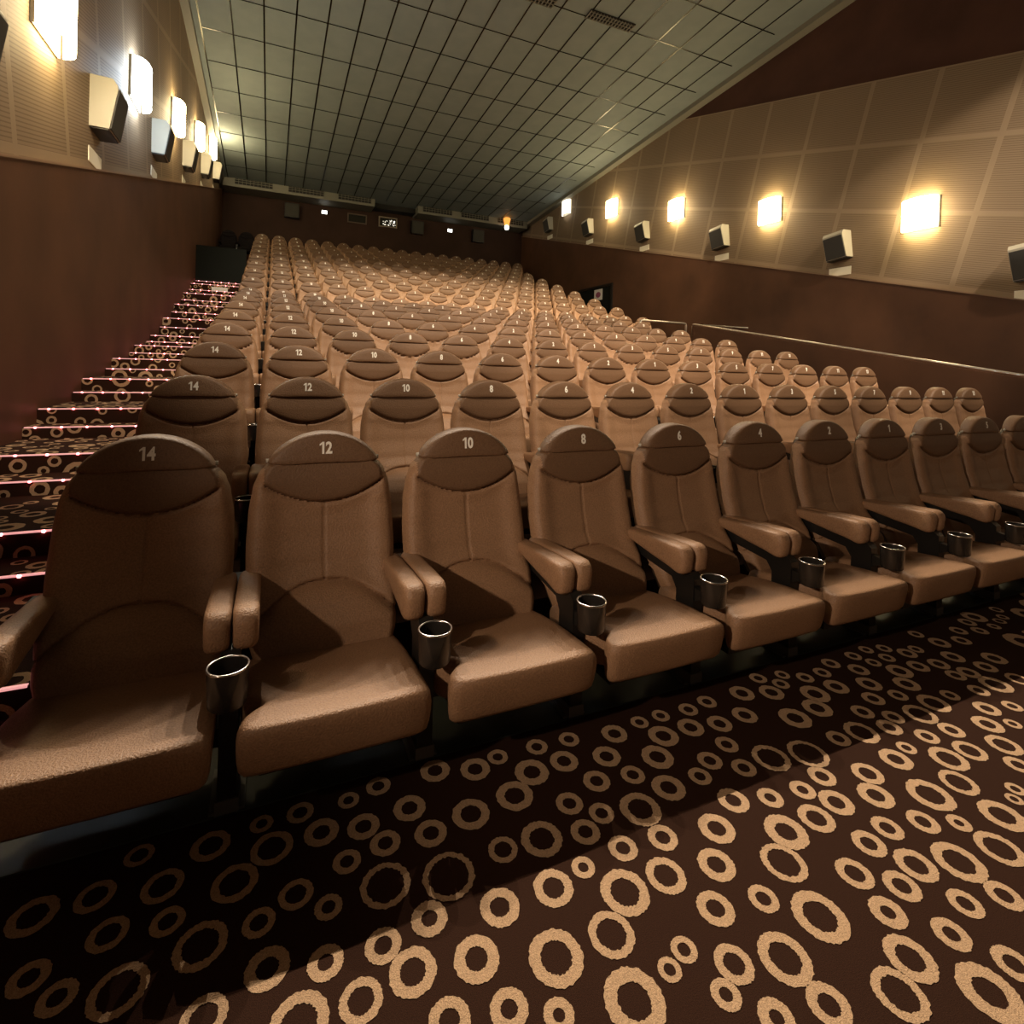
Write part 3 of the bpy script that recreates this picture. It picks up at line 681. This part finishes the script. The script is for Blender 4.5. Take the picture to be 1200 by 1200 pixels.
# ceiling vents
for x, y, l in ((6.43, 9.72, 'dark ceiling vent beside the bright grid lines'), (4.55, 9.78, 'dark ceiling vent at the top edge of the photo')):
    t = thing('ceiling_vent', l, 'vent', (x, y, zceil(y)), 'ceiling vents'); t.rotation_euler = (-math.atan(.082), 0, 0)
    b = MB(); b.box(-.56, .56, -.13, .13, -.02, -.006); build(b, 'vent_frame', [M_void], t)
    s = MB()
    for q in range(15): s.box(-.54 + q * .077 - .006, -.54 + q * .077 + .006, -.12, .12, -.05, -.021)
    for q in range(3): s.box(-.54, .54, -.09 + q * .09 - .004, -.09 + q * .09 + .004, -.045, -.022)
    build(s, 'vent_slats', [M_grey], t)

# ---------------------------------------------------------------- aisle top: panel and paper; right side: door, rails
t = MB(); t.box(XL + .05, -.62, 15.50, 15.56, FL[13] - .1, EYE + 2.80); o = build(t, 'parapet_panel', [M_panel]); o['label'] = 'charcoal panel standing across the top of the aisle stairs'; o['category'] = 'panel'
t = MB(); t.box(-.17, .17, -.005, .0, -.085, .085); o = build(t, 'paper_sign', [M_paper]); o.location = (-1.14, NB[13] - .008, EYE + 1.60); o['label'] = 'white paper sheet fixed to a riser near the top of the aisle stairs'; o['category'] = 'paper sign'
# doorway
t = obj('door_1', None, loc=(XR - .05, 16.25, EYE + .2), kind='structure')
b = MB(); b.box(-.02, .0, -1.0, 1.0, -1.4, 2.62); build(b, 'door_leaf', [M_panel], t)
b = MB()
b.box(-.05, -.0, -1.08, -1.0, -1.4, 2.70); b.box(-.05, 0, 1.0, 1.08, -1.4, 2.70); b.box(-.05, 0, -1.0, 1.0, 2.62, 2.70); build(b, 'door_frame', [M_blk], t)
o = thing('door_notice', 'small white notice with a purple round print on the dark door', 'notice', (XR - .085, 16.0, EYE + 2.58))
b = MB(); b.box(-.004, .0, -.26, .26, -.19, .19); build(b, 'paper', [M_paper], o)
b = MB(); b.prism([(.15 * math.cos(a), .10 * math.sin(a)) for a in [2 * math.pi * i / 20 for i in range(20)]], -.0075, -.0045, lambda u, v, t_: (t_, u, v)); build(b, 'round_print', [M_purple], o)
# barrier wall beside the corridor
def zrail(y): return EYE + 1.16 + (.17 * (y - 10.3))
b = MB()
vs = []
for xx in (9.42, 9.52):
    vs += [(xx, .5, -.05), (xx, 10.25, -.05), (xx, 10.25, zrail(10.25) - .03), (xx, .5, zrail(.5) - .03)]
b.add(vs, [(0, 1, 2, 3), (7, 6, 5, 4), (0, 4, 5, 1), (1, 5, 6, 2), (2, 6, 7, 3), (3, 7, 4, 0)]); struct(b, 'wall_barrier', [M_wain])
t = thing('handrail', 'long sloping steel handrail running down toward the right edge of the photo', 'handrail', (9.47, 10.3, zrail(10.3)))
b = MB(); b.tube([(0, 0, -.30), (0, 0, -.05), (0, -.02, -.01), (0, -.07, 0 - .012)] + [(0, -.07 - d, -.17 * (.07 + d)) for d in (.5, 2, 4, 6, 8, 9.6)], .024, 10); build(b, 'rail', [M_steel], t, smooth=True)
t = thing('guard_rail', 'short level steel guard rail beside the end seats of the ninth row', 'handrail', (8.57, 10.3, FL[9] - .0))
zz = EYE + 1.165 - FL[9]
b = MB(); b.tube([(-.69, 0, 0.0), (-.69, 0, zz - .05), (-.675, 0, zz - .012), (-.63, 0, zz)] + [(.63, 0, zz), (.675, 0, zz - .012), (.69, 0, zz - .05), (.69, 0, 0.0)], .024, 10); build(b, 'rail', [M_steel], t, smooth=True)
pf = MB(); pf.box(7.34, 9.42, 10.26, 10.34, FL[8] * 0 - .05, FL[9] + .0); struct(pf, 'wall_row_front', [M_wain])
t = thing('wall_handrail', 'short thin dark handrail on the right wall above the sloping rail', 'handrail', (XR - .05, 10.4, EYE + 1.33))
b = MB(); b.tube([(-.06, .5, -.10), (-.06, -.95, -.26)], .018, 8); build(b, 'rail', [M_steel], t, smooth=True)
b = MB(); b.box(-.06, 0, .3, .34, -.14, -.10); build(b, 'bracket', [M_blk], t); b = MB(); b.box(-.06, 0, -.80, -.76, -.26, -.22); build(b, 'bracket', [M_blk], t)

# ---------------------------------------------------------------- house lights inferred out of frame, plus unseen fill lights added for the seats
def spot(loc, tgt, e, color, size, angle, blend=.3):
    ld = bpy.data.lights.new('house_or_fill_light', 'SPOT'); ld.energy = e; ld.color = color; ld.shadow_soft_size = size
    ld.spot_size = math.radians(angle); ld.spot_blend = blend
    o = bpy.data.objects.new('house_or_fill_light', ld); col.objects.link(o); o.location = loc
    o.rotation_euler = (Vector(tgt) - Vector(loc)).to_track_quat('-Z', 'Y').to_euler(); return o
cove = MB(); cove.box(XL, 5.3, 8.27, 8.62, 8.27, 8.29); cove.box(XL, 5.3, 8.60, 8.62, 8.29, 8.80); struct(cove, 'trim_cove', [M_dkwall])   # added unseen lip, cuts the spots to a straight edge like a cove
for i in range(5):
    spot((-.4 + 1.35 * i, 8.53, 8.60), (.3 + 1.65 * i, .2, 0), 1650, (1.0, .82, .62), .005, 84, .5)
for i in range(5):
    x = 1.2 + 1.85 * i
    spot((x + .2, 8.1, zceil(8.1) - .75), (x + .2, 13.4, 2.4), 1500, (1.0, .80, .53), .15, 54, .7)
    spot((x, -.5, zceil(-.5) - .1), (x, 7.1, 1.2), 2500, (1.0, .80, .58), .12, 43, .12)  # unseen fill row added to brighten the seats behind the front row
spot((XL + .12, .35, 1.95), (3.4, 2.5, .75), 250, (1.0, .76, .55), .04, 66, 1.0)
lamp_light(XR, -.65, EYE + 1.3, -1, 28, WARM, 'sconce_or_fill_light')  # added fill from the right front, no sconce is built here

# ---------------------------------------------------------------- camera and view
cam = bpy.data.cameras.new('camera'); co_ = bpy.data.objects.new('camera', cam); col.objects.link(co_)
cam.sensor_fit = 'HORIZONTAL'; cam.sensor_width = 36; cam.lens = 36 * F_PX / 1200; cam.shift_y = (CY - 600) / 1200; cam.clip_start = .05
M = Matrix.Identity(4)
for i in range(3): M[i][0] = rt[i]; M[i][1] = up[i]; M[i][2] = -fw[i]
M.translation = EYEV; co_.matrix_world = M
sc.camera = co_
w = bpy.data.worlds.new('world'); sc.world = w; w.use_nodes = True
w.node_tree.nodes['Background'].inputs[0].default_value = (1, .8, .6, 1); w.node_tree.nodes['Background'].inputs[1].default_value = 0.0
sc.view_settings.view_transform = 'Standard'; sc.view_settings.look = 'None'; sc.view_settings.gamma = 1
sc.view_settings.use_curve_mapping = False; sc.view_settings.exposure = 0.0
sc.cycles.use_denoising = True; sc.cycles.max_bounces = 6; sc.cycles.diffuse_bounces = 4; sc.cycles.sample_clamp_indirect = 4.0
sc.cycles.use_light_tree = True
